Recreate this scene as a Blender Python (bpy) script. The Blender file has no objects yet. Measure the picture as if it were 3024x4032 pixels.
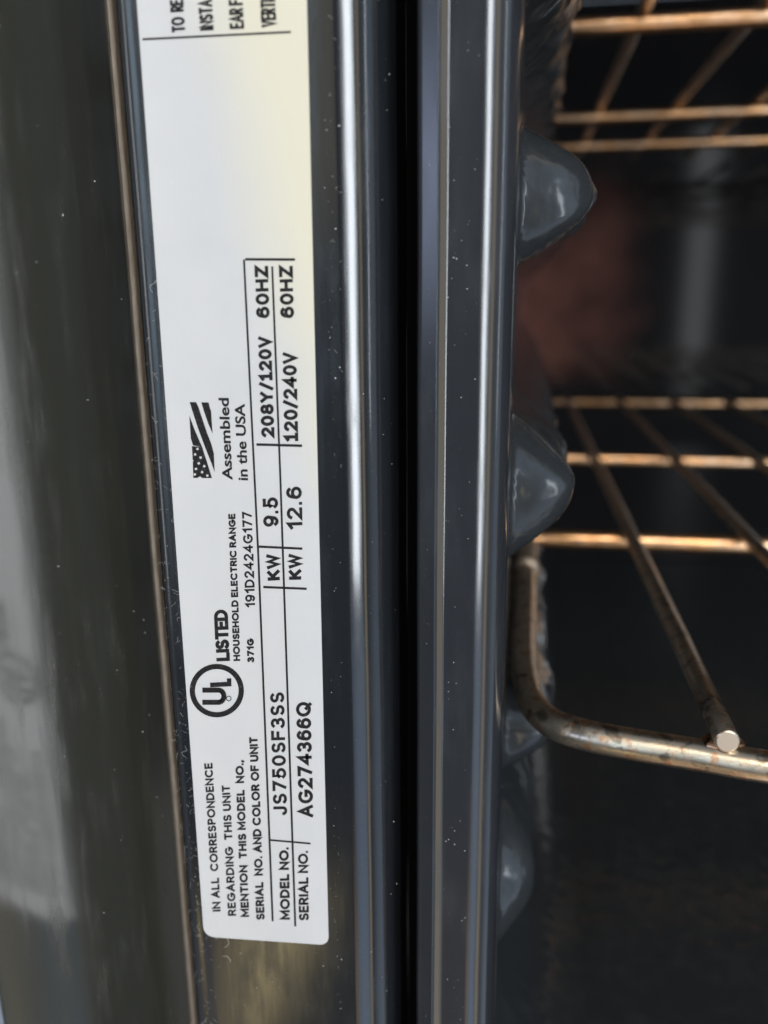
import bpy, bmesh, math, random
from mathutils import Vector, Matrix
import numpy as np

random.seed(7)
S = bpy.context.scene
COL = S.collection

# ------------------------------------------------------------------ camera
# Oven axes: X to the right along the oven front, Y into the oven, Z up.
# The printed face of the front frame is the plane Y = 0; the phone is 14 cm in front of it.
F, W, H = 3300.0, 3024.0, 4032.0
DIST = 0.14
dep = np.array([520.0, -872.0, F]); dep /= np.linalg.norm(dep)
dwn = np.array([120.0, (F * F + 520.0 * 120.0) / 872.0, F]); dwn /= np.linalg.norm(dwn)
rgt = np.cross(dwn, dep)
cam_d = bpy.data.cameras.new('camera')
cam = bpy.data.objects.new('camera', cam_d); COL.objects.link(cam)
cam_d.sensor_fit = 'VERTICAL'; cam_d.sensor_height = 36; cam_d.sensor_width = 27
cam_d.lens = 36 * F / H
cam_d.clip_start = 0.005; cam_d.clip_end = 50
ax = lambda i: Vector((rgt[i], dep[i], -dwn[i]))
R3 = Matrix((ax(0), -ax(1), -ax(2))).transposed()
cam.matrix_world = Matrix.Translation((0, -DIST, 0)) @ R3.to_4x4()
cam_d.dof.use_dof = True
cam_d.dof.focus_distance = 0.155
cam_d.dof.aperture_fstop = 10
S.camera = cam


def ray(px, py):
    r = np.array([px - W / 2, py - H / 2, F])
    return r @ rgt, r @ dep, -(r @ dwn)


def at(px, py, Y=0.0):
    """the point of the plane Y that lies on the sight line of a photo pixel"""
    a, b, c = ray(px, py); s = (Y + DIST) / b
    return Vector((a * s, Y, c * s))


def atz(px, py, Z):
    a, b, c = ray(px, py); s = Z / c
    return Vector((a * s, b * s - DIST, Z))


# ------------------------------------------------------------------ world: the room behind the camera, with patches added for reflections
S.view_settings.view_transform = 'Standard'
S.view_settings.look = 'None'
S.view_settings.exposure = 0.0
S.view_settings.gamma = 1.0
S.view_settings.use_curve_mapping = False
S.cycles.use_denoising = True
S.cycles.max_bounces = 10
S.cycles.glossy_bounces = 6
S.cycles.sample_clamp_indirect = 6
w = bpy.data.worlds.new('World'); S.world = w; w.use_nodes = True
nt = w.node_tree; nt.nodes.clear()


class NB:
    """small helper for node math"""
    def __init__(s, nt): s.nt = nt
    def n(s, t, **k):
        o = s.nt.nodes.new(t)
        for a, b in k.items(): setattr(o, a, b)
        return o
    def link(s, a, b): s.nt.links.new(a, b)
    def m(s, op, a, b=None, c=None):
        o = s.n('ShaderNodeMath', operation=op)
        for i, v in enumerate((a, b, c)):
            if v is None: continue
            if isinstance(v, (int, float)): o.inputs[i].default_value = v
            else: s.link(v, o.inputs[i])
        return o.outputs[0]
    def step(s, v, a, b):
        o = s.n('ShaderNodeMapRange', interpolation_type='SMOOTHSTEP')
        s.link(v, o.inputs[0]); o.inputs[1].default_value = a; o.inputs[2].default_value = b
        return o.outputs[0]
    def mix(s, f, a, b):
        o = s.n('ShaderNodeMix', data_type='RGBA')
        if isinstance(f, (int, float)): o.inputs[0].default_value = f
        else: s.link(f, o.inputs[0])
        for i, v in ((6, a), (7, b)):
            if isinstance(v, (tuple, list)): o.inputs[i].default_value = (*v[:3], 1)
            else: s.link(v, o.inputs[i])
        return o.outputs[2]


nb = NB(nt)
tc = nb.n('ShaderNodeTexCoord'); sep = nb.n('ShaderNodeSeparateXYZ')
nb.link(tc.outputs['Generated'], sep.inputs[0])
az = nb.m('ARCTAN2', sep.outputs[0], nb.m('MULTIPLY', sep.outputs[1], -1))   # 0 = straight back out of the oven, + = to the right
el = nb.m('ARCSINE', sep.outputs[2])
D = math.radians


def patch(a0, a1, e0, e1, soft=3, esoft=None):
    s = D(soft); t = D(esoft if esoft is not None else soft)
    x = nb.m('MULTIPLY', nb.step(az, D(a0) - s, D(a0) + s), nb.m('SUBTRACT', 1, nb.step(az, D(a1) - s, D(a1) + s)))
    y = nb.m('MULTIPLY', nb.step(el, D(e0) - t, D(e0) + t), nb.m('SUBTRACT', 1, nb.step(el, D(e1) - t, D(e1) + t)))
    return nb.m('MULTIPLY', x, y)


# base room: pale ceiling, dim walls, tan floor
col = nb.mix(nb.step(el, D(-30), D(40)), (0.09, 0.09, 0.085), (0.26, 0.31, 0.38))
col = nb.mix(patch(2, 22, -88, -12, 4), col, (1.5, 0.95, 0.48))            # wooden floor in daylight, right
col = nb.mix(patch(-26, 25, -38, 75, 2.5, 5), col, (0.045, 0.045, 0.047))          # the photographer
col = nb.mix(patch(-60, -34, 1, 13, 5, 7), col, (3.6, 4.3, 6.2))          # far bluish window, left
col = nb.mix(patch(-17.5, -9, 3, 60, 2.5, 6), col, (1.0, 0.86, 0.52))       # cream patch added to warm the label's upper right
col = nb.mix(patch(-18.6, -15.4, -8, 50, 0.8, 18), col, (5.0, 6.6, 8.2))   # bluish strip added for the gleam on the frame's left lip
col = nb.mix(patch(41, 50, -60, 50, 1.5), col, (2.6, 2.15, 1.4))            # khaki strip added for the tan line on the flange
col = nb.mix(patch(10.5, 11.9, -6, 24, 0.4, 2), col, (1.7, 1.75, 1.8))
# slanting strip of wooden floor seen past the photographer
slant = nb.m('SUBTRACT', az, nb.m('MULTIPLY', nb.m('ADD', el, D(41.8)), 1.05))
sf = nb.m('MULTIPLY', nb.step(az, D(-21.6), D(-20.6)), nb.m('SUBTRACT', 1, nb.step(slant, D(-17.5), D(-13.5))))
sf = nb.m('MULTIPLY', sf, nb.m('SUBTRACT', 1, nb.step(el, D(-41), D(-38))))
col = nb.mix(sf, col, (6.0, 4.8, 2.5))
col = nb.mix(patch(66, 118, -60, 50, 14), col, (0.72, 0.9, 1.15))          # bluish patch added far right to tint the rolled edges and guides
col = nb.mix(patch(-4.9, -3.9, 0, 60, 0.4, 8), col, (1.3, 1.35, 1.3))  # narrow pale strip added for the grey streak on the flange
col = nb.mix(patch(22, 37, -75, -22, 5, 6), col, (1.3, 1.7, 2.3))  # bluish patch added below the window to carry the edge highlight down
bg = nb.n('ShaderNodeBackground'); nb.link(col, bg.inputs[0]); bg.inputs[1].default_value = 1.0
wo = nb.n('ShaderNodeOutputWorld'); nb.link(bg.outputs[0], wo.inputs[0])


# ------------------------------------------------------------------ lamps: the tall kitchen window behind and right of the phone, plus added lamps
def area(name, azd, eld, dist, sx, sy, power, colr, roll=0):
    l = bpy.data.lights.new(name, 'AREA'); l.shape = 'RECTANGLE'; l.size = sx; l.size_y = sy
    l.energy = power; l.color = colr
    o = bpy.data.objects.new(name, l); COL.objects.link(o)
    a, e = D(azd), D(eld)
    d = Vector((math.sin(a) * math.cos(e), -math.cos(a) * math.cos(e), math.sin(e)))
    o.location = d * dist
    o.rotation_euler = d.to_track_quat('Z', 'Y').to_euler()
    return o


area('window_and_added_light', 28.3, 8, 8.8, 0.98, 9.2, 820, (0.88, 0.94, 1.0))
area('window_and_added_light', 72, 10, 8.8, 0.16, 6.0, 75, (0.88, 0.94, 1.0))  # narrow lamp added for the thin edge line and guide glints
area('rack_fill_light', 14, 42, 2.0, 0.7, 0.35, 14, (1.0, 0.88, 0.72))  # warm lamp from above, added to light the rack bars


# ------------------------------------------------------------------ helpers
def mat(name, base=(0.5, 0.5, 0.5), rough=0.4, metal=0.0, spec=0.5, coat=0.0):
    m = bpy.data.materials.new(name); m.use_nodes = True
    b = m.node_tree.nodes['Principled BSDF']
    b.inputs['Base Color'].default_value = (*base, 1); b.inputs['Roughness'].default_value = rough
    b.inputs['Metallic'].default_value = metal; b.inputs['Specular IOR Level'].default_value = spec
    b.inputs['Coat Weight'].default_value = coat; b.inputs['Coat Roughness'].default_value = 0.05
    return m, NB(m.node_tree), b


def noise(nb, vec, scale, detail=3, rough=0.5):
    o = nb.n('ShaderNodeTexNoise'); o.inputs['Scale'].default_value = scale
    o.inputs['Detail'].default_value = detail; o.inputs['Roughness'].default_value = rough
    if vec is not None: nb.link(vec, o.inputs['Vector'])
    return o.outputs['Fac']


def scaled(nb, k):
    tc = nb.n('ShaderNodeTexCoord'); mp = nb.n('ShaderNodeMapping')
    mp.inputs['Scale'].default_value = k; nb.link(tc.outputs['Object'], mp.inputs[0])
    return mp.outputs[0]


def bump(nb, b, h, strength, dist):
    o = nb.n('ShaderNodeBump'); o.inputs['Strength'].default_value = strength; o.inputs['Distance'].default_value = dist
    nb.link(h, o.inputs['Height']); nb.link(o.outputs[0], b.inputs['Normal'])


def enamel(name, base, rough, wav=0.15, smear=0.12):
    m, n, b = mat(name, base, rough)
    v = scaled(n, (1, 1, 0.12))
    sm = n.step(noise(n, scaled(n, (1, 1, 0.25)), 160, 4, 0.6), 0.45, 0.8)       # dried wipe marks
    dust = n.step(noise(n, scaled(n, (1, 1, 1)), 5200, 1), 0.73, 0.80)
    n.link(n.m('ADD', n.m('MULTIPLY', sm, smear), rough), b.inputs['Roughness'])
    c = n.mix(n.m('MULTIPLY', sm, 0.25), base, tuple(x * 1.8 + 0.01 for x in base))
    c = n.mix(n.m('MULTIPLY', dust, 0.35), c, (0.25, 0.26, 0.28))
    n.link(c, b.inputs['Base Color'])
    bump(n, b, noise(n, v, 300, 2), wav, 0.00006)
    return m


M_frame = enamel('black_frame_enamel', (0.0105, 0.012, 0.0145), 0.13, 0.3)
M_flange = enamel('blue_black_liner_enamel', (0.0185, 0.0205, 0.0245), 0.16, 0.3)
M_liner = enamel('speckled_liner_enamel', (0.020, 0.023, 0.026), 0.13, 0.5)
bump(NB(M_liner.node_tree), M_liner.node_tree.nodes['Principled BSDF'], noise(NB(M_liner.node_tree), scaled(NB(M_liner.node_tree), (1, 1, 1)), 150, 2, 0.4), 0.5, 0.0009)
M_panel = enamel('smeared_black_gloss', (0.042, 0.042, 0.034), 0.15, 0.35, 0.2)
M_panel.node_tree.nodes['Principled BSDF'].inputs['IOR'].default_value = 3.2
M_gasket, _, _ = mat('black_rubber', (0.018, 0.019, 0.023), 0.7, spec=0.3)

# brown dusty edge strip
M_strip, n, b = mat('dusty_brown_edge', (0.2, 0.16, 0.12), 0.7)
n.link(n.mix(noise(n, scaled(n, (1, 1, 0.15)), 1500, 3), (0.20, 0.165, 0.13), (0.62, 0.55, 0.47)), b.inputs['Base Color'])

# label paper
M_paper, n, b = mat('satin_white_label', (0.74, 0.74, 0.735), 0.42)
f = n.step(noise(n, scaled(n, (1, 1, 1)), 2600, 3, 0.7), 0.62, 0.78)
g = noise(n, scaled(n, (1, 1, 1)), 90, 3)
c = n.mix(g, (0.45, 0.452, 0.466), (0.505, 0.503, 0.508))
# cream tint along the edge nearest the cavity, upper part
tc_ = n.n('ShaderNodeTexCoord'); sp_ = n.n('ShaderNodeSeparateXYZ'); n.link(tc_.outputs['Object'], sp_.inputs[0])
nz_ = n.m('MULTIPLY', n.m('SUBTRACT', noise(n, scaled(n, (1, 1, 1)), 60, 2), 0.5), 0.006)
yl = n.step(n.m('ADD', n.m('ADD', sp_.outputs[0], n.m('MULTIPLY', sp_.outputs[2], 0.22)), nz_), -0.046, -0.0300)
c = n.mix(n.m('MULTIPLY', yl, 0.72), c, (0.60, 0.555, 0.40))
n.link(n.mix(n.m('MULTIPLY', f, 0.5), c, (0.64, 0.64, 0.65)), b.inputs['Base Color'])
bump(n, b, noise(n, scaled(n, (1, 1, 1)), 700, 3), 0.12, 0.0001)
M_ink, n, b = mat('black_thermal_ink', (0.02, 0.018, 0.018), 0.6, spec=0.2)
n.link(n.mix(n.step(noise(n, scaled(n, (1, 1, 1)), 3000, 2), 0.5, 0.8), (0.010, 0.009, 0.010), (0.045, 0.042, 0.041)), b.inputs['Base Color'])

# heat tinted steel wire


def wire(name, tint, k, sp=1.0):
    m, n, b = mat(name, (0.5, 0.4, 0.3), 0.3, 1.0)
    a = noise(n, scaled(n, (1, 1, 1)), 130 * k, 4, 0.65)
    r = noise(n, scaled(n, (1, 1, 1)), 420 * k, 4, 0.7)
    c = n.mix(n.step(a, 0.35, 0.65), tuple(0.5 * (p + q) for p, q in zip((0.50, 0.46, 0.40), tint)), tint)
    c = n.mix(n.m('MULTIPLY', n.step(r, 0.50, 0.66), sp), c, (0.55, 0.24, 0.09))
    d = n.step(noise(n, scaled(n, (1, 1, 1)), 260 * k, 3, 0.6), 0.52, 0.64)
    c = n.mix(n.m('MULTIPLY', d, 0.85 * sp), c, (0.06, 0.05, 0.045))
    n.link(c, b.inputs['Base Color'])
    n.link(n.m('ADD', 0.16, n.m('MULTIPLY', r, 0.32)), b.inputs['Roughness'])
    bump(n, b, r, 0.25, 0.0003)
    return m


M_wire = wire('heat_tinted_steel', (0.74, 0.62, 0.47), 1.0, 0.75)
M_wire2 = wire('copper_tinted_steel', (0.86, 0.48, 0.23), 0.55, 0.3)
M_tip, _, _ = mat('cut_steel_end', (0.42, 0.35, 0.28), 0.5, 1.0)
M_dust, _, _ = mat('pale_dust', (0.6, 0.61, 0.63), 0.8)
M_lint, _, _ = mat('pale_lint', (0.6, 0.58, 0.55), 0.9)


def obj(name, verts, faces, m, parent=None, smooth=True, sharp=None):
    me = bpy.data.meshes.new(name); me.from_pydata([tuple(v) for v in verts], [], faces); me.update()
    o = bpy.data.objects.new(name, me); COL.objects.link(o)
    if m: me.materials.append(m)
    if smooth:
        for p in me.polygons: p.use_smooth = True
        if sharp: me.set_sharp_from_angle(angle=D(sharp))
    if parent: o.parent = parent
    return o


def thing(name, label, cat, loc=(0, 0, 0), group=None):
    o = bpy.data.objects.new(name, None); COL.objects.link(o); o.location = loc
    o['label'] = label; o['category'] = cat
    if group: o['group'] = group
    return o


def arc(cx, cy, r, a0, a1, k=10):
    return [(cx + r * math.cos(D(a0 + (a1 - a0) * i / k)), cy + r * math.sin(D(a0 + (a1 - a0) * i / k))) for i in range(k + 1)]


def extrude(name, prof, z0, z1, m, parent, nz=40, wob=0.0, closed=False):
    """a rolled sheet profile (X, Y) drawn along Z"""
    vs, fs = [], []
    k = len(prof)
    for j in range(nz + 1):
        z = z0 + (z1 - z0) * j / nz
        dx = wob * (math.sin(z * 61 + 1) + 0.6 * math.sin(z * 143))
        dy = wob * (math.sin(z * 47 + 2) + 0.5 * math.sin(z * 171 + 1))
        for (x, y) in prof: vs.append((x + dx, y + dy, z))
    for j in range(nz):
        for i in range(k if closed else k - 1):
            a, b = j * k + i, j * k + (i + 1) % k
            fs.append((a, b, b + k, a + k))
    if closed:
        fs.append(tuple(range(k))[::-1]); fs.append(tuple(nz * k + i for i in range(k)))
    return obj(name, vs, fs, m, parent, True, 40)


def tube(pts, rad, seg=14, cap=True, rads=None):
    pts = [Vector(p) for p in pts]
    vs, fs = [], []
    up = Vector((0.13, 0.21, 0.97))
    for i, p in enumerate(pts):
        t = (pts[min(i + 1, len(pts) - 1)] - pts[max(i - 1, 0)]).normalized()
        s = t.cross(up)
        if s.length < 0.05: s = t.cross(Vector((1, 0, 0)))
        s.normalize(); u = s.cross(t)
        r = rads[i] if rads else rad
        for q in range(seg):
            a = 2 * math.pi * q / seg
            vs.append(p + r * (s * math.cos(a) + u * math.sin(a)))
    for i in range(len(pts) - 1):
        for q in range(seg):
            a, b = i * seg + q, i * seg + (q + 1) % seg
            fs.append((a, b, b + seg, a + seg))
    if cap:
        fs.append(tuple(range(seg))[::-1]); fs.append(tuple((len(pts) - 1) * seg + q for q in range(seg)))
    return vs, fs


def spline(ps, k=8):
    """centripetal Catmull-Rom through the points"""
    ps = [Vector(p) for p in ps]
    ps = [ps[0] * 2 - ps[1]] + ps + [ps[-1] * 2 - ps[-2]]
    out = []
    for i in range(1, len(ps) - 2):
        p0, p1, p2, p3 = ps[i - 1:i + 3]
        t0 = 0.0; t1 = t0 + max((p1 - p0).length, 1e-9) ** 0.5; t2 = t1 + max((p2 - p1).length, 1e-9) ** 0.5; t3 = t2 + max((p3 - p2).length, 1e-9) ** 0.5
        for j in range(k):
            t = t1 + (t2 - t1) * j / k
            a1 = p0 * ((t1 - t) / (t1 - t0)) + p1 * ((t - t0) / (t1 - t0))
            a2 = p1 * ((t2 - t) / (t2 - t1)) + p2 * ((t - t1) / (t2 - t1))
            a3 = p2 * ((t3 - t) / (t3 - t2)) + p3 * ((t - t2) / (t3 - t2))
            b1 = a1 * ((t2 - t) / (t2 - t0)) + a2 * ((t - t0) / (t2 - t0))
            b2 = a2 * ((t3 - t) / (t3 - t1)) + a3 * ((t - t1) / (t3 - t1))
            out.append(b1 * ((t2 - t) / (t2 - t1)) + b2 * ((t - t1) / (t2 - t1)))
    out.append(ps[-2]); return out


# ------------------------------------------------------------------ the oven
ZT, ZB = 0.215, -0.235
oven = thing('electric_oven', 'open black enamel oven with a white rating label on its front frame', 'oven', (0, 0, ZB))
OFF = Matrix.Translation((0, 0, ZB))


def adopt(o, p):
    o.parent = p
    o.matrix_parent_inverse = Matrix.Translation(p.location).inverted() if p.type == 'EMPTY' else Matrix()
    return o


X_lab_l = at(629, 1144).x; X_lab_r = at(1241, 1144).x
xl = at(572, 1144).x
xr = at(1336, 1144).x


def roll(x, y, segs, step=0.00006):
    """profile walked by arc length: each (length, end angle) turns the surface normal smoothly to the right"""
    a, out = segs[0][1], [(x, y)]
    for ln, a1 in segs[1:]:
        n = max(2, int(ln / step)); a0 = a
        for i in range(n):
            a = a0 + (a1 - a0) * (i + 0.5) / n
            x += math.cos(D(a)) * ln / n; y += math.sin(D(a)) * ln / n
            out.append((x, y))
        a = a1
    return out


# front frame: flat printed face with rolled edges on both sides
r1, r2 = 0.0016, 0.0065
prof = [(xl - r1, 0.034)] + arc(xl, r1 - 0.00008, r1, 180, 262, 14) + [(xl + 0.0002, -0.00008), (xl + 0.0006, -0.000056), (xl + 0.001, -0.00003), (xl + 0.0014, -0.000006), (xl + 0.0017, 0)] + [(xl + 0.002 + (xr - xl - 0.002) * t / 6, 0) for t in range(0, 6)]
rl = roll(xr - 0.0001, 0, [(0, 0), (0.0009, 16.5), (0.0023, 22.0), (0.0013, 36), (0.0012, 45), (0.0025, 62), (0.0036, 86), (0.002, 88)])
xe, ye = rl[-1]
prof += rl + [(xe + 0.0004, 0.026)]
frame = adopt(extrude('front_frame', prof, ZB, ZT, M_frame, None, 60, 0.00003), oven)

# dark gasket in the groove
gx0 = xe + 0.0003; gx1 = at(1640, 1144, 0.006).x + 0.0008
gask = adopt(extrude('door_gasket', [(gx0 + 0.0001, 0.0255), (gx0 + 0.002, 0.0225), ((gx0 + gx1) / 2, 0.0212), (gx1 - 0.0015, 0.0225), (gx1 + 0.003, 0.0255)], ZB, ZT, M_gasket, None, 20), oven)

# liner flange
fx0 = at(1642, 1144, 0.0062).x
fx1 = at(1722, 1144, 0.0045).x
fx2 = at(1745, 1144, 0.0038).x
fx3 = at(1880, 1144, 0.0036).x
rr = 0.0078
tl_ = math.tan(D(19))
prof = [(fx0 + 0.0004, 0.027), (fx0 - 0.0001, 0.012), (fx0, 0.0062), (fx0 + 0.0002, 0.0058), (fx0 + 0.0006, 0.0054)]
xs_ = [fx0 + 0.0006 + (fx1 - fx0 - 0.0008) * t / 6 for t in range(1, 7)]
prof += [(x, 0.0054 - (x - fx0 - 0.0006) * tl_) for x in xs_]
y1_ = prof[-1][1]
prof += [(fx1, y1_ + 0.0002), (fx1 + 0.0004, y1_ + 0.0004)]
y2_ = y1_ + 0.0004
prof += [(fx1 + 0.0004 + (fx2 + 0.0005 - fx1 - 0.0004) * t / 4, y2_ + 0.00045 * 1.15 * t / 4) for t in range(1, 5)]
y3_ = prof[-1][1]
prof += [(fx2 + 0.0007, y3_ + 0.00002), (fx2 + 0.001, y3_ + 0.00003)]
prof += [(fx2 + 0.001 + (fx3 - fx2 - 0.001) * t / 6, y3_ + 0.00003) for t in range(1, 6)] 
fr = roll(fx3, y3_ + 0.00003, [(0, 0), (0.0006, 12.0), (0.0013, 18.5), (0.0016, 32), (0.0026, 62), (0.0028, 82), (0.004, 88)])
prof += fr
YF = y3_ + 0.00003
wallx, yw = fr[-1]
flange = adopt(extrude('liner_flange', prof, ZB, ZT, M_flange, None, 60, 0.00003), oven)

# side wall with pressed rack guides
WY0, WY1 = yw + 0.0001, 0.60
RIBS = [(0.0700, 0.0130, 0.0160), (0.0180, 0.0145, 0.0135), (-0.0402, 0.0130, 0.0150), (-0.1072, 0.0130, 0.0105), (-0.1350, 0.0085, 0.0172)]


def ss(a, b, x):
    t = min(1, max(0, (x - a) / (b - a))); return t * t * (3 - 2 * t)


def wall_h(y, z, ribs):
    x = wallx + 0.0000 + 0.004 * (y - WY0) / (WY1 - WY0)
    for zc, h, hw in ribs:
        t = (z - zc) / hw
        q = max(0.0, ((0.058 if -0.11 < zc < -0.1 else 0.0375) + 0.25 * (z - zc) - y) / 0.0115)
        dd = t * t + q * q
        if dd < 1:
            x += h * (1 + 0.05 * math.sin(z * 300 + y * 140 + zc * 90) + 0.035 * math.sin(z * 560 - y * 210 + zc * 40)) * (1 - dd) ** 1.12 * (1 - 0.05 * (0.5 - 0.5 * math.cos((y - 0.046) * 2 * math.pi / 0.16)))
    return x


def wall_patch(name, z0, z1, nz, ribs, parent=None):
    ys = [WY0 + (0.06 - WY0) * i / 60 for i in range(60)] + [0.06 + (WY1 - 0.06) * (i / 50) ** 1.3 for i in range(51)]
    vs, fs = [], []
    for j in range(nz + 1):
        z = z0 + (z1 - z0) * j / nz
        for y in ys: vs.append((wall_h(y, z, ribs), y, z))
    k = len(ys)
    for j in range(nz):
        for i in range(k - 1):
            a = j * k + i; fs.append((a, a + 1, a + 1 + k, a + k))
    return obj(name, vs, fs, M_liner)


# plain wall bands between the guides joined as one mesh, each guide its own mesh
bands = []; zc = ZT
for z, h, HW in RIBS:
    if zc - (z + HW) > 1e-5: bands.append((z + HW, zc))
    zc = z - HW
bands.append((ZB + 0.03, zc))
VS, FS = [], []
for z0, z1 in bands:
    ys = [WY0, 0.1, 0.25, WY1]; bse = len(VS)
    for z in (z0, z1):
        for y in ys: VS.append((wall_h(y, z, []), y, z))
    for i in range(3): FS.append((bse + i, bse + i + 1, bse + i + 5, bse + i + 4))
# rounded corner down to the floor
bse = len(VS); nf = 10; ys = [WY0, 0.1, 0.25, WY1]
for j in range(nf + 1):
    a = math.pi / 2 * j / nf
    for y in ys: VS.append((wall_h(y, 0, []) + 0.03 * (1 - math.cos(a)), y, ZB + 0.03 - 0.03 * math.sin(a)))
for j in range(nf):
    for i in range(3):
        a = bse + j * 4 + i; FS.append((a, a + 1, a + 5, a + 4))
wall = adopt(obj('side_wall', VS, FS, M_liner), oven)
for z, h, HW in RIBS:
    g = wall_patch('rack_guide', z - HW, z + HW, 64, [(z, h, HW)])
    g.parent = wall
XR = 0.56


def box(name, x0, x1, y0, y1, z0, z1, m, bev=0.0, parent=None):
    bm = bmesh.new(); bmesh.ops.create_cube(bm, size=1)
    for v in bm.verts: v.co = Vector(((x0 + x1) / 2 + v.co.x * (x1 - x0), (y0 + y1) / 2 + v.co.y * (y1 - y0), (z0 + z1) / 2 + v.co.z * (z1 - z0)))
    if bev: bmesh.ops.bevel(bm, geom=bm.edges[:], offset=bev, segments=4, profile=0.5, affect='EDGES')
    me = bpy.data.meshes.new(name); bm.to_mesh(me); bm.free()
    for p in me.polygons: p.use_smooth = True
    me.set_sharp_from_angle(angle=D(35))
    o = bpy.data.objects.new(name, me); COL.objects.link(o); me.materials.append(m)
    if parent: o.parent = parent
    return o


adopt(box('cavity_floor', 0.03 + wallx, XR, WY0, WY1, ZB - 0.004, ZB, M_liner), oven)
adopt(box('cavity_roof', -0.08, XR, WY0 + 0.02, WY1 + 0.003, ZT + 0.001, ZT + 0.005, M_liner), oven)
adopt(box('far_wall', XR + 0.001, XR + 0.005, WY0, WY1 + 0.003, ZB - 0.004, ZT + 0.005, M_liner), oven)
M_back, n, b = mat('brown_patched_back_enamel', (0.02, 0.017, 0.016), 0.07)
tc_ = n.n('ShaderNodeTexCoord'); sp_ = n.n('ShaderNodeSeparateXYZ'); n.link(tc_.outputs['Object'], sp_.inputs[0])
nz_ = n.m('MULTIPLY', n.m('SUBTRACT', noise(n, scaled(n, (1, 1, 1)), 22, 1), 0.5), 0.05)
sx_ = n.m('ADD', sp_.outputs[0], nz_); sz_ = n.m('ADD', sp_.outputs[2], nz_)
brn = n.m('MULTIPLY', n.m('SUBTRACT', 1, n.step(sx_, 0.055, 0.115)), n.m('MULTIPLY', n.step(sz_, -0.10, -0.02), n.m('SUBTRACT', 1, n.step(sz_, 0.02, 0.10))))  # soft brown patch on the left part of the back wall
n.link(n.mix(n.m('MULTIPLY', brn, noise(n, scaled(n, (1, 1, 1)), 25, 2)), (0.010, 0.010, 0.011), (0.21, 0.085, 0.065)), b.inputs['Base Color'])
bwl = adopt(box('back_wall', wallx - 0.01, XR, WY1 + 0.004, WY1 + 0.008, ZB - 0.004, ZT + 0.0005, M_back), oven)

# ------------------------------------------------------------------ rating label (stuck on the frame) with its print
LY = -0.00016


def lab(px, py, up=0.0):
    p = at(px, py, LY); p.y = LY - up; return p


zb_l = at(840, 3688, LY).z; zb_r = at(1257, 3722, LY).z
rc = 0.0024
ztop = 0.075
c_bl = at(803, 3688, LY); c_br = at(1294, 3722, LY); c_tl = at(538, 0, LY); c_tr = at(1208, 0, LY)
out = []
a0 = Vector((c_bl.x, c_bl.z)); a1 = Vector((c_br.x, c_br.z))
dl = (Vector((c_tl.x, c_tl.z)) - a0).normalized(); dr = (Vector((c_tr.x, c_tr.z)) - a1).normalized()
tl = a0 + dl * ((ztop - a0.y) / dl.y); tr = a1 + dr * ((ztop - a1.y) / dr.y)
db = (a1 - a0).normalized()


def fillet(c, d_in, d_out, r, k=8):
    # quadratic corner from c + d_in*r to c + d_out*r
    p0 = c + d_in * r; p2 = c + d_out * r
    return [(1 - t) ** 2 * p0 + 2 * t * (1 - t) * (c * 0.86 + (p0 + p2) * 0.07) + t * t * p2 for t in [i / k for i in range(k + 1)]]


out = fillet(a0, dl, db, rc) + fillet(a1, -db, dr, rc * 0.8) + [tr, tl]
k = len(out)
vs = [(p.x, LY, p.y) for p in out] + [(p.x, -0.00001, p.y) for p in out]
fs = [tuple(range(k))] + [(i, i + k, (i + 1) % k + k, (i + 1) % k) for i in range(k)]
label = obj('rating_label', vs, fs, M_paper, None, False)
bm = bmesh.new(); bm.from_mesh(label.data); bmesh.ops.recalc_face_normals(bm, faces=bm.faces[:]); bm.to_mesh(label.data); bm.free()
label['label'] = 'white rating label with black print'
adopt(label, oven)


def ink(name, polys, lift=0.00004):
    vs, fs = [], []
    for pl in polys:
        bse = len(vs); vs += [(p.x, LY - lift, p.z) for p in pl]; fs.append(tuple(range(bse, bse + len(pl))))
    o = obj(name, vs, fs, M_ink, None, False)
    o.parent = label
    return o


def el_(cx, cy, rx, ry, a0, a1, n=14):
    return [(cx + rx * math.cos(D(a0 + (a1 - a0) * i / n)), cy + ry * math.sin(D(a0 + (a1 - a0) * i / n))) for i in range(n + 1)]


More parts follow.
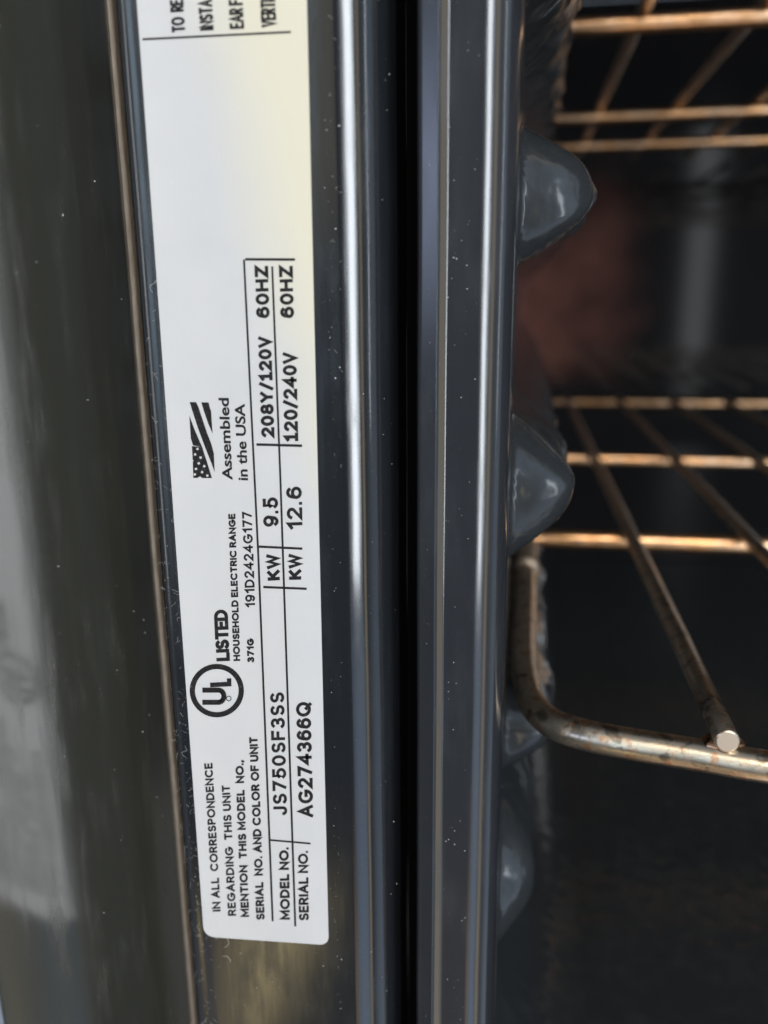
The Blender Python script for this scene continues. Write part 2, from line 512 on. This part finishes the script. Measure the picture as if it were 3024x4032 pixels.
G = {
    'A': (.74, [[(0, 0), (.37, 1), (.74, 0)], [(.13, .33), (.61, .33)]]),
    'B': (.6, [[(0, 0), (0, 1), (.32, 1)] + el_(.32, .76, .23, .24, 90, -90) + [(0, .52)], [(.3, .52)] + el_(.33, .26, .27, .26, 90, -90) + [(0, 0)]]),
    'C': (.78, [el_(.44, .5, .44, .5, 48, 312)]),
    'D': (.7, [[(0, 0), (0, 1), (.25, 1)] + el_(.25, .5, .45, .5, 90, -90) + [(0, 0)]]),
    'E': (.5, [[(.5, 1), (0, 1), (0, 0), (.52, 0)], [(0, .52), (.46, .52)]]),
    'F': (.5, [[(.52, 1), (0, 1), (0, 0)], [(0, .52), (.46, .52)]]),
    'G': (.84, [el_(.43, .5, .43, .5, 50, 350) + [(.85, .46), (.48, .46)]]),
    'H': (.64, [[(0, 0), (0, 1)], [(.64, 0), (.64, 1)], [(0, .52), (.64, .52)]]),
    'I': (.0, [[(0, 0), (0, 1)]]),
    'J': (.44, [[(.44, 1), (.44, .24)] + el_(.22, .24, .22, .24, 0, -175)]),
    'K': (.62, [[(0, 0), (0, 1)], [(.58, 1), (0, .38)], [(.2, .58), (.63, 0)]]),
    'L': (.48, [[(0, 1), (0, 0), (.48, 0)]]),
    'M': (.8, [[(0, 0), (0, 1), (.4, .22), (.8, 1), (.8, 0)]]),
    'N': (.66, [[(0, 0), (0, 1), (.66, 0), (.66, 1)]]),
    'O': (.9, [el_(.45, .5, .45, .5, 0, 360, 28)]),
    'P': (.54, [[(0, 0), (0, 1), (.3, 1)] + el_(.3, .73, .25, .27, 90, -90) + [(0, .46)]]),
    'Q': (.9, [el_(.45, .5, .45, .5, 0, 360, 28), [(.5, .28), (.86, -.08)]]),
    'R': (.58, [[(0, 0), (0, 1), (.3, 1)] + el_(.3, .74, .25, .26, 90, -90) + [(0, .48)], [(.28, .48), (.58, 0)]]),
    'S': (.56, [el_(.28, .745, .25, .255, 30, 270) + el_(.28, .25, .28, .25, 90, -150)[1:]]),
    'T': (.6, [[(0, 1), (.6, 1)], [(.3, 1), (.3, 0)]]),
    'U': (.62, [[(0, 1), (0, .3)] + el_(.31, .3, .31, .3, 180, 360) + [(.62, 1)]]),
    'V': (.68, [[(0, 1), (.34, 0), (.68, 1)]]),
    'W': (1.0, [[(0, 1), (.25, 0), (.5, .95), (.75, 0), (1.0, 1)]]),
    'Y': (.66, [[(0, 1), (.33, .48), (.66, 1)], [(.33, .48), (.33, 0)]]),
    'Z': (.58, [[(0, 1), (.58, 1), (0, 0), (.6, 0)]]),
    '0': (.58, [el_(.29, .5, .29, .5, 0, 360, 28)]),
    '1': (.26, [[(0, .76), (.26, 1), (.26, 0)]]),
    '!': (.46, [[(0, .8), (.24, 1), (.24, 0)], [(0, 0), (.48, 0)]]),
    '2': (.56, [el_(.28, .72, .27, .28, 165, -32) + [(0, 0), (.58, 0)]]),
    '3': (.56, [el_(.27, .755, .25, .245, 150, -90), el_(.27, .26, .29, .26, 90, -155)]),
    '4': (.62, [[(.46, 0), (.46, 1), (0, .3), (.64, .3)]]),
    '5': (.56, [[(.52, 1), (.1, 1), (.05, .5)] + el_(.27, .32, .3, .32, 140, -150)]),
    '6': (.58, [el_(.29, .31, .29, .31, 0, 360, 24), [(.0, .33), (.03, .6)] + el_(.31, .66, .26, .34, 165, 35)]),
    '7': (.56, [[(0, 1), (.56, 1), (.18, 0)]]),
    '8': (.58, [el_(.29, .755, .24, .245, 0, 360, 22), el_(.29, .26, .29, .26, 0, 360, 22)]),
    '9': (.58, [el_(.29, .69, .29, .31, 0, 360, 24), [(.58, .67), (.55, .4)] + el_(.27, .34, .26, .34, -15, -145)]),
    '/': (.4, [[(-.02, -.06), (.42, 1.06)]]),
    '.': (.02, [[(0, 0), (0.02, 0)]]),
    ',': (.06, [[(.06, .05), (0, -.16)]]),
    ' ': (.26, []),
}


def ribbon(pl, wd):
    pts = [Vector(p) for p in pl]
    q = [pts[0]]
    for p in pts[1:]:
        if (p - q[-1]).length > 0.05: q.append(p)
    n = len(q); closed = (q[0] - q[-1]).length < 0.3 and n > 6
    if closed: q = q[:-1]; n -= 1
    L, Rr = [], []
    for i in range(n):
        a = q[i - 1] if (i > 0 or closed) else None
        c = q[(i + 1) % n] if (i < n - 1 or closed) else None
        d1 = (q[i] - a).normalized() if a is not None else None
        d2 = (c - q[i]).normalized() if c is not None else None
        if d1 is None: d1 = d2
        if d2 is None: d2 = d1
        p = q[i].copy()
        if not closed and i == 0: p -= d2 * wd * 0.38
        if not closed and i == n - 1: p += d1 * wd * 0.38
        t = d1 + d2
        if t.length < 0.1: t = d1
        t.normalize(); nn = Vector((-t.y, t.x))
        k = wd / 2 / max(0.42, nn.dot(Vector((-d1.y, d1.x))))
        L.append(p + nn * k); Rr.append(p - nn * k)
    m = n if closed else n - 1
    return [[L[i], L[(i + 1) % n], Rr[(i + 1) % n], Rr[i]] for i in range(m)]


def lettering(s, p0, p1, cap, wt, gap=0.17, name='lettering'):
    """p0, p1: photo pixels of the baseline's start and end, cap: capital height and wt: stroke width, in photo pixels"""
    A = Vector(p0); B = Vector(p1); e = (B - A); Ln = e.length; e.normalize()
    up = Vector((e.y, -e.x)); up = -up if up.x > 0 else up
    gap = gap + wt / cap
    x, items = 0.0, []
    for ch in s:
        wch, pls = G[ch]
        if ch in '.,': x -= 0.04
        for pl in pls: items.append([(x + a, b) for a, b in pl])
        x += wch + (gap if ch != ' ' else 0.1)
    tot = x - gap
    kx = (Ln - wt) / tot; ky = cap - wt
    vs, fs = [], []; lift = 0.00004
    for it in items:
        lift += 0.0000006
        px_ = [A + e * (wt / 2 + a * kx) + up * (wt / 2 + b * ky) for a, b in it]
        for quad in ribbon(px_, wt):
            bse = len(vs)
            for q in quad:
                p = lab(q.x, q.y); vs.append((p.x, LY - lift, p.z))
            fs.append((bse, bse + 1, bse + 2, bse + 3))
    o = obj(name, vs, fs, M_ink, None, False); o.parent = label
    return o


def text_mesh(s, offset, spacing):
    cu = bpy.data.curves.new('t', 'FONT'); cu.body = s; cu.size = 1; cu.offset = offset; cu.space_character = spacing
    cu.resolution_u = 6
    o = bpy.data.objects.new('t', cu); COL.objects.link(o)
    dg = bpy.context.evaluated_depsgraph_get(); dg.update()
    me = bpy.data.meshes.new_from_object(o.evaluated_get(dg))
    bpy.data.objects.remove(o); bpy.data.curves.remove(cu)
    return me


def font_lettering(s, p0, p1, cap, offset=0.0):
    m = text_mesh('H', offset, 1); ys = [v.co.y for v in m.vertices]; lo, hi = min(ys), max(ys); bpy.data.meshes.remove(m)
    me = text_mesh(s, offset, 1.0)
    xs = [v.co.x for v in me.vertices]; x0, x1 = min(xs), max(xs)
    A = lab(*p0); B = lab(*p1)
    e = (B - A); L = e.length; e.normalize()
    mx, my = (p0[0] + p1[0]) / 2, (p0[1] + p1[1]) / 2
    hgt = (lab(mx, my) - lab(mx - cap, my)).length
    up = Vector((e.z, 0, -e.x)); up = -up if up.x > 0 else up
    for v in me.vertices:
        q = A + e * ((v.co.x - x0) / (x1 - x0) * L) + up * ((v.co.y - lo) / (hi - lo) * hgt)
        v.co = (q.x, LY - 0.00004, q.z)
    me.materials.clear(); me.materials.append(M_ink)
    o = bpy.data.objects.new('lettering', me); COL.objects.link(o); o.parent = label
    me.name = 'lettering'
    return o


T = lettering
T('IN ALL  CORRESPONDENCE', (870, 3588), (837, 3003), 33, 7.6, 0.12)
T('REGARDING  THIS UNIT', (931, 3605), (906, 3090), 33, 7.6, 0.12)
T('MENTION  THIS MODEL  NO.,', (982, 3610), (959, 2992), 33, 8.5, 0.1)
T('SERIAL  NO. AND COLOR OF UNIT', (1043, 3621), (1015, 2900), 34, 8.5, 0.1)
T('MODEL NO.', (1143, 3621), (1137, 3335), 39, 9.8, 0.1)
T('SERIAL NO.', (1217, 3624), (1213, 3349), 40, 9.2, 0.1)
T('JS750SF3SS', (1132, 3209), (1119, 2725), 56, 11.6)
T('AG274366Q', (1235, 3218), (1224, 2763), 59, 12.8, 0.14)
T('208Y/!20V', (1082, 1721), (1068, 1323), 53, 13.4, 0.12)
T('60HZ', (1063, 1252), (1056, 1046), 54, 13.4, 0.12)
T('!20/240V', (1175, 1738), (1168, 1386), 56, 13.4, 0.12)
T('60HZ', (1159, 1252), (1153, 1046), 55, 13.4, 0.12)
T('9.5', (1098, 2073), (1095, 1958), 61, 12.8)
T('12.6', (1193, 2084), (1188, 1915), 62, 12.8)
T('KW', (1104, 2284), (1098, 2180), 51, 13.4, 0.12)
T('KW', (1188, 2282), (1186, 2180), 51, 13.4, 0.12)
T('HOUSEHOLD ELECTRIC RANGE', (947, 2602), (927, 2022), 28, 7.4, 0.07)
T('371G', (1002, 2608), (1000, 2513), 28, 7.9, 0.14)
T('191D2424G177', (1006, 2391), (992, 2014), 39, 7.9)
T('LISTED', (906, 2602), (897, 2399), 55, 14.0, 0.03)
font_lettering('Assembled', (916, 1890), (901, 1567), 40, 0.026)
font_lettering('in the USA', (977, 1892), (964, 1589), 40, 0.026)
T('TO  RE', (731, 126), (722, -4), 54, 11.0)
T('INSTA', (843, 119), (836, -4), 56, 11.0)
T('EAR F', (962, 113), (957, -4), 57, 11.0)
T('VERTI', (1089, 107), (1085, -4), 60, 11.0)


def rule(name, segs):
    polys = []
    for (x0, y0, x1, y1, wd) in segs:
        d = Vector((x1 - x0, y1 - y0)).normalized(); q = Vector((-d.y, d.x)) * wd / 2
        polys.append([lab(x0 + q.x, y0 + q.y), lab(x1 + q.x, y1 + q.y), lab(x1 - q.x, y1 - q.y), lab(x0 - q.x, y0 - q.y)])
    return polys


for i, sg in enumerate([(961, 1022, 1018, 2200, 8), (1017.5, 2190, 1074, 3627, 8), (1072, 1049, 1105, 1900, 8), (1104.6, 1890, 1163, 3647, 8),
                        (966, 1021, 1162, 1022, 10), (1010, 1750, 1190, 1755, 10), (1020, 2152, 1191, 2160, 9), (1037, 2311, 1208, 2318, 9),
                        (1063, 3307, 1223, 3321, 7), (562, 155, 1146, 126, 8)]):
    ink('table_rule', rule('r', [sg]), 0.00004 + i * 0.000002)

# round certification mark: ring with the staggered letters U and L
ring = []
cx, cy = 854, 2719
N = 40
for i in range(N):
    a, b2 = 2 * math.pi * i / N, 2 * math.pi * (i + 1) / N
    P = lambda r, t: lab(cx + r * math.cos(t), cy + r * 0.985 * math.sin(t))
    ring.append([P(107, a), P(107, b2), P(86, b2), P(86, a)])
# U opens to the left (top of the letter); drawn as a bent stroke
U = []
cl = [(798, 2765), (862, 2765)] + [(862 + 20 * math.sin(t), 2741 + 24 * math.cos(t)) for t in [math.pi * i / 10 for i in range(11)]] + [(862, 2717), (798, 2717)]


def stroke(cl, wd):
    res = []
    for i in range(len(cl) - 1):
        a = Vector(cl[i]); b2 = Vector(cl[i + 1])
        if (b2 - a).length < 0.5: continue
        d = (b2 - a).normalized(); q = Vector((-d.y, d.x)) * wd / 2; e = d * 1.0
        a -= e; b2 += e
        res.append([lab(*(a + q)), lab(*(b2 + q)), lab(*(b2 - q)), lab(*(a - q))])
    return res


U = stroke(cl, 20)
Lp = [[lab(828, 2706), lab(912, 2702), lab(911, 2670), lab(893, 2671), lab(894, 2684), lab(827, 2688)]]
rg = []
for i in range(14):
    a, b2 = 2 * math.pi * i / 14, 2 * math.pi * (i + 1) / 14
    P = lambda r, t: lab(901 + r * math.cos(t), 2750 + r * math.sin(t))
    rg.append([P(11, a), P(11, b2), P(7.5, b2), P(7.5, a)])
ink('certification_mark', ring + U + Lp + rg)

# flag emblem
sc = lambda pts: [lab(700 + x * 0.2411, 1500 + y * 0.2411) for x, y in pts]
fl = [
    [(190, 565), (275, 790), (400, 1080), (250, 1050), (215, 940), (205, 800)],
    [(232, 1062), (400, 1080), (485, 1345), (560, 1585), (400, 1585), (365, 1555), (325, 1582), (255, 1582), (246, 1320), (262, 1300), (244, 1285)],
    [(195, 345), (300, 345), (340, 430), (480, 850), (550, 1030), (590, 1180), (605, 1490), (550, 1340), (450, 1090), (330, 770), (250, 520)],
    [(385, 348), (505, 350), (525, 440), (545, 490), (570, 860), (500, 700), (430, 500)]]
fo = ink('flag_emblem', [sc(p) for p in fl])
st = []
for (x, y) in [(325, 1108), (285, 1200), (375, 1250), (345, 1345), (435, 1390), (300, 1435), (400, 1487), (280, 1525), (485, 1545)]:
    pl = []
    for i in range(10):
        a = math.pi * i / 5 + 0.3; r = 27 if i % 2 == 0 else 15
        pl.append((x + r * math.cos(a), y + r * math.sin(a)))
    st.append(sc(pl))
sto = ink('flag_star', st, 0.00008); sto.data.materials.clear(); sto.data.materials.append(M_paper)

# ------------------------------------------------------------------ glossy black panel beside the frame
xp = at(291, 1144, 0).x
pan = thing('appliance_panel', 'glossy black upright panel left of the oven frame, mirroring the white label', 'panel', (xp, 0, ZB))
PB = 0.0225
pp = [(xp, PB), (xp, 0.01), (xp, -0.01), (xp, -0.03)] + arc(xp - 0.003, -0.0435, 0.003, 0, -90, 6) + [(xp - 0.025, -0.0465), (xp - 0.025, PB)]
pb = adopt(extrude('panel_sheet', pp, ZB, ZT, M_panel, None, 50, 0.00005, True), pan)
es = [(xp - 0.0002, PB + 0.0002), (xp + 0.0003, PB + 0.0001), (xp + 0.0006, PB + 0.0003), (xp + 0.0008, PB + 0.0007), (xp + 0.0008, PB + 0.006), (xp - 0.0002, PB + 0.006)]
ed = adopt(extrude('edge_strip', es, ZB, ZT, M_strip, None, 60, 0.0001, True), pan)
ed['label'] = 'dusty brown back edge of the panel'

# ------------------------------------------------------------------ racks
RR = 0.0033


M_weld = wire('rusty_weld', (0.55, 0.30, 0.15), 1.5, 1.2)


def rack(label, hz, cross, rods, front, up):
    t = thing('oven_rack', label, 'rack', (0.28, 0.2, hz), 'oven racks')
    v, f = tube(front, RR, 18)
    o = adopt(obj('rim_wire', v, f, M_wire), t)
    for (X0, yc, tint) in cross:
        k = 24
        pts = [(X0 + (0.54 - X0) * i / k, yc + 0.0004 * math.sin(i), hz) for i in range(k + 1)]
        rd = [0.0012, 0.0028] + [0.0033] * (k - 1)
        pts = [(X0 - 0.002, yc, hz), (X0 - 0.0008, yc, hz)] + pts[1:]
        v, f = tube(pts, 0.0033, 14, True, [0.0018, 0.003] + [0.0033] * k)
        adopt(obj('cross_bar', v, f, tint), t)
    for (X, y0, y1) in rods:
        hh = hz + up * (RR + 0.0022)
        k = 20
        pts = [(X, y0, hh), (X, y0 + 0.0003, hh)] + [(X, y0 + (y1 - y0) * i / k, hh) for i in range(1, k + 1)]
        v, f = tube(pts, 0.0025, 16, True, [0.0021, 0.0025] + [0.0025] * k)
        o = adopt(obj('rod', v, f, M_wire), t)
        if X < 0.2:
            bm = bmesh.new(); bmesh.ops.create_icosphere(bm, subdivisions=3, radius=1)
            yb_ = y0 + 0.0042
            for q in bm.verts:
                k_ = 1 + 0.10 * math.sin(5 * q.co.x + X * 90) * math.cos(4 * q.co.y)
                q.co = Vector((X + q.co.x * 0.0044 * k_, yb_ + q.co.y * 0.0034 * k_, hz + up * 0.0028 + q.co.z * 0.0016))
            me = bpy.data.meshes.new('weld_bead'); bm.to_mesh(me); bm.free()
            for q in me.polygons: q.use_smooth = True
            wb = bpy.data.objects.new('weld_bead', me); COL.objects.link(wb); me.materials.append(M_weld); adopt(wb, t)
        o.data.materials.append(M_tip)
        for p in o.data.polygons:
            if len(p.vertices) > 4: p.material_index = 1; p.use_smooth = False
    return t


hz = -0.093
px = [(2072, 2358), (2065, 2560), (2074, 2690), (2108, 2790), (2180, 2852), (2300, 2893), (2500, 2932), (2750, 2972), (3024, 3020)]
ctl = [Vector((0.0068, 0.58, hz)), Vector((0.0066, 0.25, hz))] + [atz(x, y, hz) for x, y in px]
lst = ctl[-1]
ctl += [Vector((lst.x + 0.08, lst.y - 0.009, hz)), Vector((0.28, lst.y - 0.016, hz)), Vector((0.52, lst.y, hz)), Vector((0.54, 0.05, hz)), Vector((0.54, 0.58, hz))]
# sleeve on the lower rack's side run, added for a bright glint
rp = atz(2866, 2921, hz + RR + 0.0022)
rods = [(rp.x + 0.0415 * i, rp.y - 0.003 * min(i, 3), 0.575) for i in range(12)]
yb = [atz(2500, y, hz).y for y in (2132, 1812, 1585)]
rk1 = rack('lower chrome wire oven rack with its rusty rounded front corner in view', hz,
     [(0.006, yb[0], M_wire2), (0.006, yb[1], M_wire2), (atz(2150, 1565, hz).x, yb[2], M_wire2)], rods, spline(ctl, 8), 1)

p0 = atz(2078, 2150, hz + 0.0008); p1 = atz(2074, 2215, hz + 0.0008); p2 = atz(2074, 2245, hz + 0.0008)
v, f = tube([p0, p0.lerp(p1, 0.1), p1, p1.lerp(p2, 0.3), p2], 0.0037, 18, True, [0.0030, 0.0036, 0.0036, 0.0042, 0.0042])
adopt(obj('glint_sleeve', v, f, M_tip), rk1)  # stands in for a bright highlight on the side wire

hu = 0.093
yu = [atz(2700, y, hu).y for y in (82, 446, 562)]
ctl = [Vector((0.0068, 0.58, hu)), Vector((0.0066, 0.25, hu)), Vector((0.0066, 0.06, hu)), Vector((0.012, 0.04, hu)), Vector((0.024, 0.033, hu)), Vector((0.05, 0.030, hu)), Vector((0.28, 0.012, hu)), Vector((0.52, 0.03, hu)), Vector((0.54, 0.05, hu)), Vector((0.54, 0.58, hu))]
rk2 = rack('upper copper tinted oven rack crossing the top right corner', hu,
           [(0.010, yu[0], M_wire2), (0.012, yu[1], M_wire2), (0.012, yu[2], M_wire2)],
           [(0.043 + 0.0415 * i, 0.027 - 0.003 * min(i, 3), 0.575) for i in range(12)], spline(ctl, 8), 1)


# ------------------------------------------------------------------ dust and lint
def specks(name, label, cat, spots, m):
    vs, fs = [], []
    for (c, r) in spots:
        bse = len(vs)
        a = [random.uniform(0.6, 1.2) * r for _ in range(6)]
        for i, d in enumerate(((1, 0, 0), (-1, 0, 0), (0, 1, 0), (0, -1, 0), (0, 0, 1), (0, 0, -1))):
            vs.append((c[0] + d[0] * a[i], c[1] + d[1] * a[i] * 0.6, c[2] + d[2] * a[i]))
        for t in ((0, 2, 4), (2, 1, 4), (1, 3, 4), (3, 0, 4), (2, 0, 5), (1, 2, 5), (3, 1, 5), (0, 3, 5)):
            fs.append(tuple(bse + q for q in t))
    o = obj(name, vs, fs, m, None, False)
    o['label'] = label; o['category'] = cat; o['kind'] = 'stuff'
    return o


sp = []
for _ in range(90):      # frame right of label
    y = random.uniform(0, 4032); sp.append((at(random.uniform(1270 + y * 0.012, 1345), y, 0), 0.00003 + 0.00013 * random.random() ** 3))
for _ in range(60):      # return wall of the frame
    q_ = random.choice(rl[60:]); sp.append(((q_[0], q_[1], random.uniform(-0.15, 0.06)), 0.00003 + 0.00012 * random.random() ** 3))
for _ in range(110):     # flange
    sp.append(((random.uniform(fx2 + 0.0005, fx3), YF, random.uniform(-0.15, 0.06)), 0.00003 + 0.00012 * random.random() ** 3))
for _ in range(30):
    sp.append(((random.uniform(fx0 + 0.002, fx1 - 0.001), 0.0048, random.uniform(-0.15, 0.06)), 0.00003 + 0.0001 * random.random() ** 3))
for _ in range(70):      # panel
    sp.append(((xp + 0.0001, random.uniform(-0.02, 0.018), random.uniform(-0.14, 0.05)), 0.00003 + 0.00013 * random.random() ** 3))
for _ in range(30):      # below the label
    sp.append((at(random.uniform(800, 1290), random.uniform(3740, 4032), 0), 0.00003 + 0.00012 * random.random() ** 3))
specks('dust', 'pale dust specks on the black enamel', 'dust', sp, M_dust)

vs, fs = [], []


def fibre(p, size, r, n=7, flat=False):
    pts = [Vector(p)]
    d = Vector((random.uniform(-1, 1), random.uniform(-0.6, 0.6), random.uniform(-1, 1))).normalized()
    for i in range(n):
        d = (d + Vector((random.uniform(-1, 1), random.uniform(-0.5, 0.5), random.uniform(-1, 1))) * 0.7).normalized()
        pts.append(pts[-1] + d * size / n)
    v, f = tube(spline(pts, 3), r, 5)
    bse = len(vs); vs.extend(v); fs.extend(tuple(q + bse for q in t) for t in f)


for _ in range(300):
    y = 1000 + 3032 * random.random() ** 0.5
    u = random.random()
    z = at(700, y, 0.002).z
    if u < 0.45:
        a = random.uniform(200, 262)
        p = (xl + (r1 + 0.00005) * math.cos(D(a)), r1 + (r1 + 0.00005) * math.sin(D(a)), z)
    else:
        p = (random.uniform(xl - 0.0002, X_lab_l + 0.0003), -0.00012, z)
    fibre(p, random.uniform(0.0005, 0.0017), random.uniform(0.000006, 0.000016), 9)
for q, sz in (((832, 3660), 0.005), ((850, 3700), 0.004), ((880, 3730), 0.004), ((905, 3790), 0.003), ((835, 3780), 0.004), ((600, 1150), 0.003), ((600, 880), 0.0025)):
    fibre(at(q[0], q[1], -0.0003), sz, 0.000022)
for _ in range(25):
    fibre(at(random.uniform(1300, 1345), random.uniform(0, 4032), -0.0001), random.uniform(0.0003, 0.001), 0.000012)
lint = obj('lint', vs, fs, M_lint)
lint['label'] = 'pale curly lint caught along the gap left of the label'; lint['category'] = 'lint'; lint['kind'] = 'stuff'
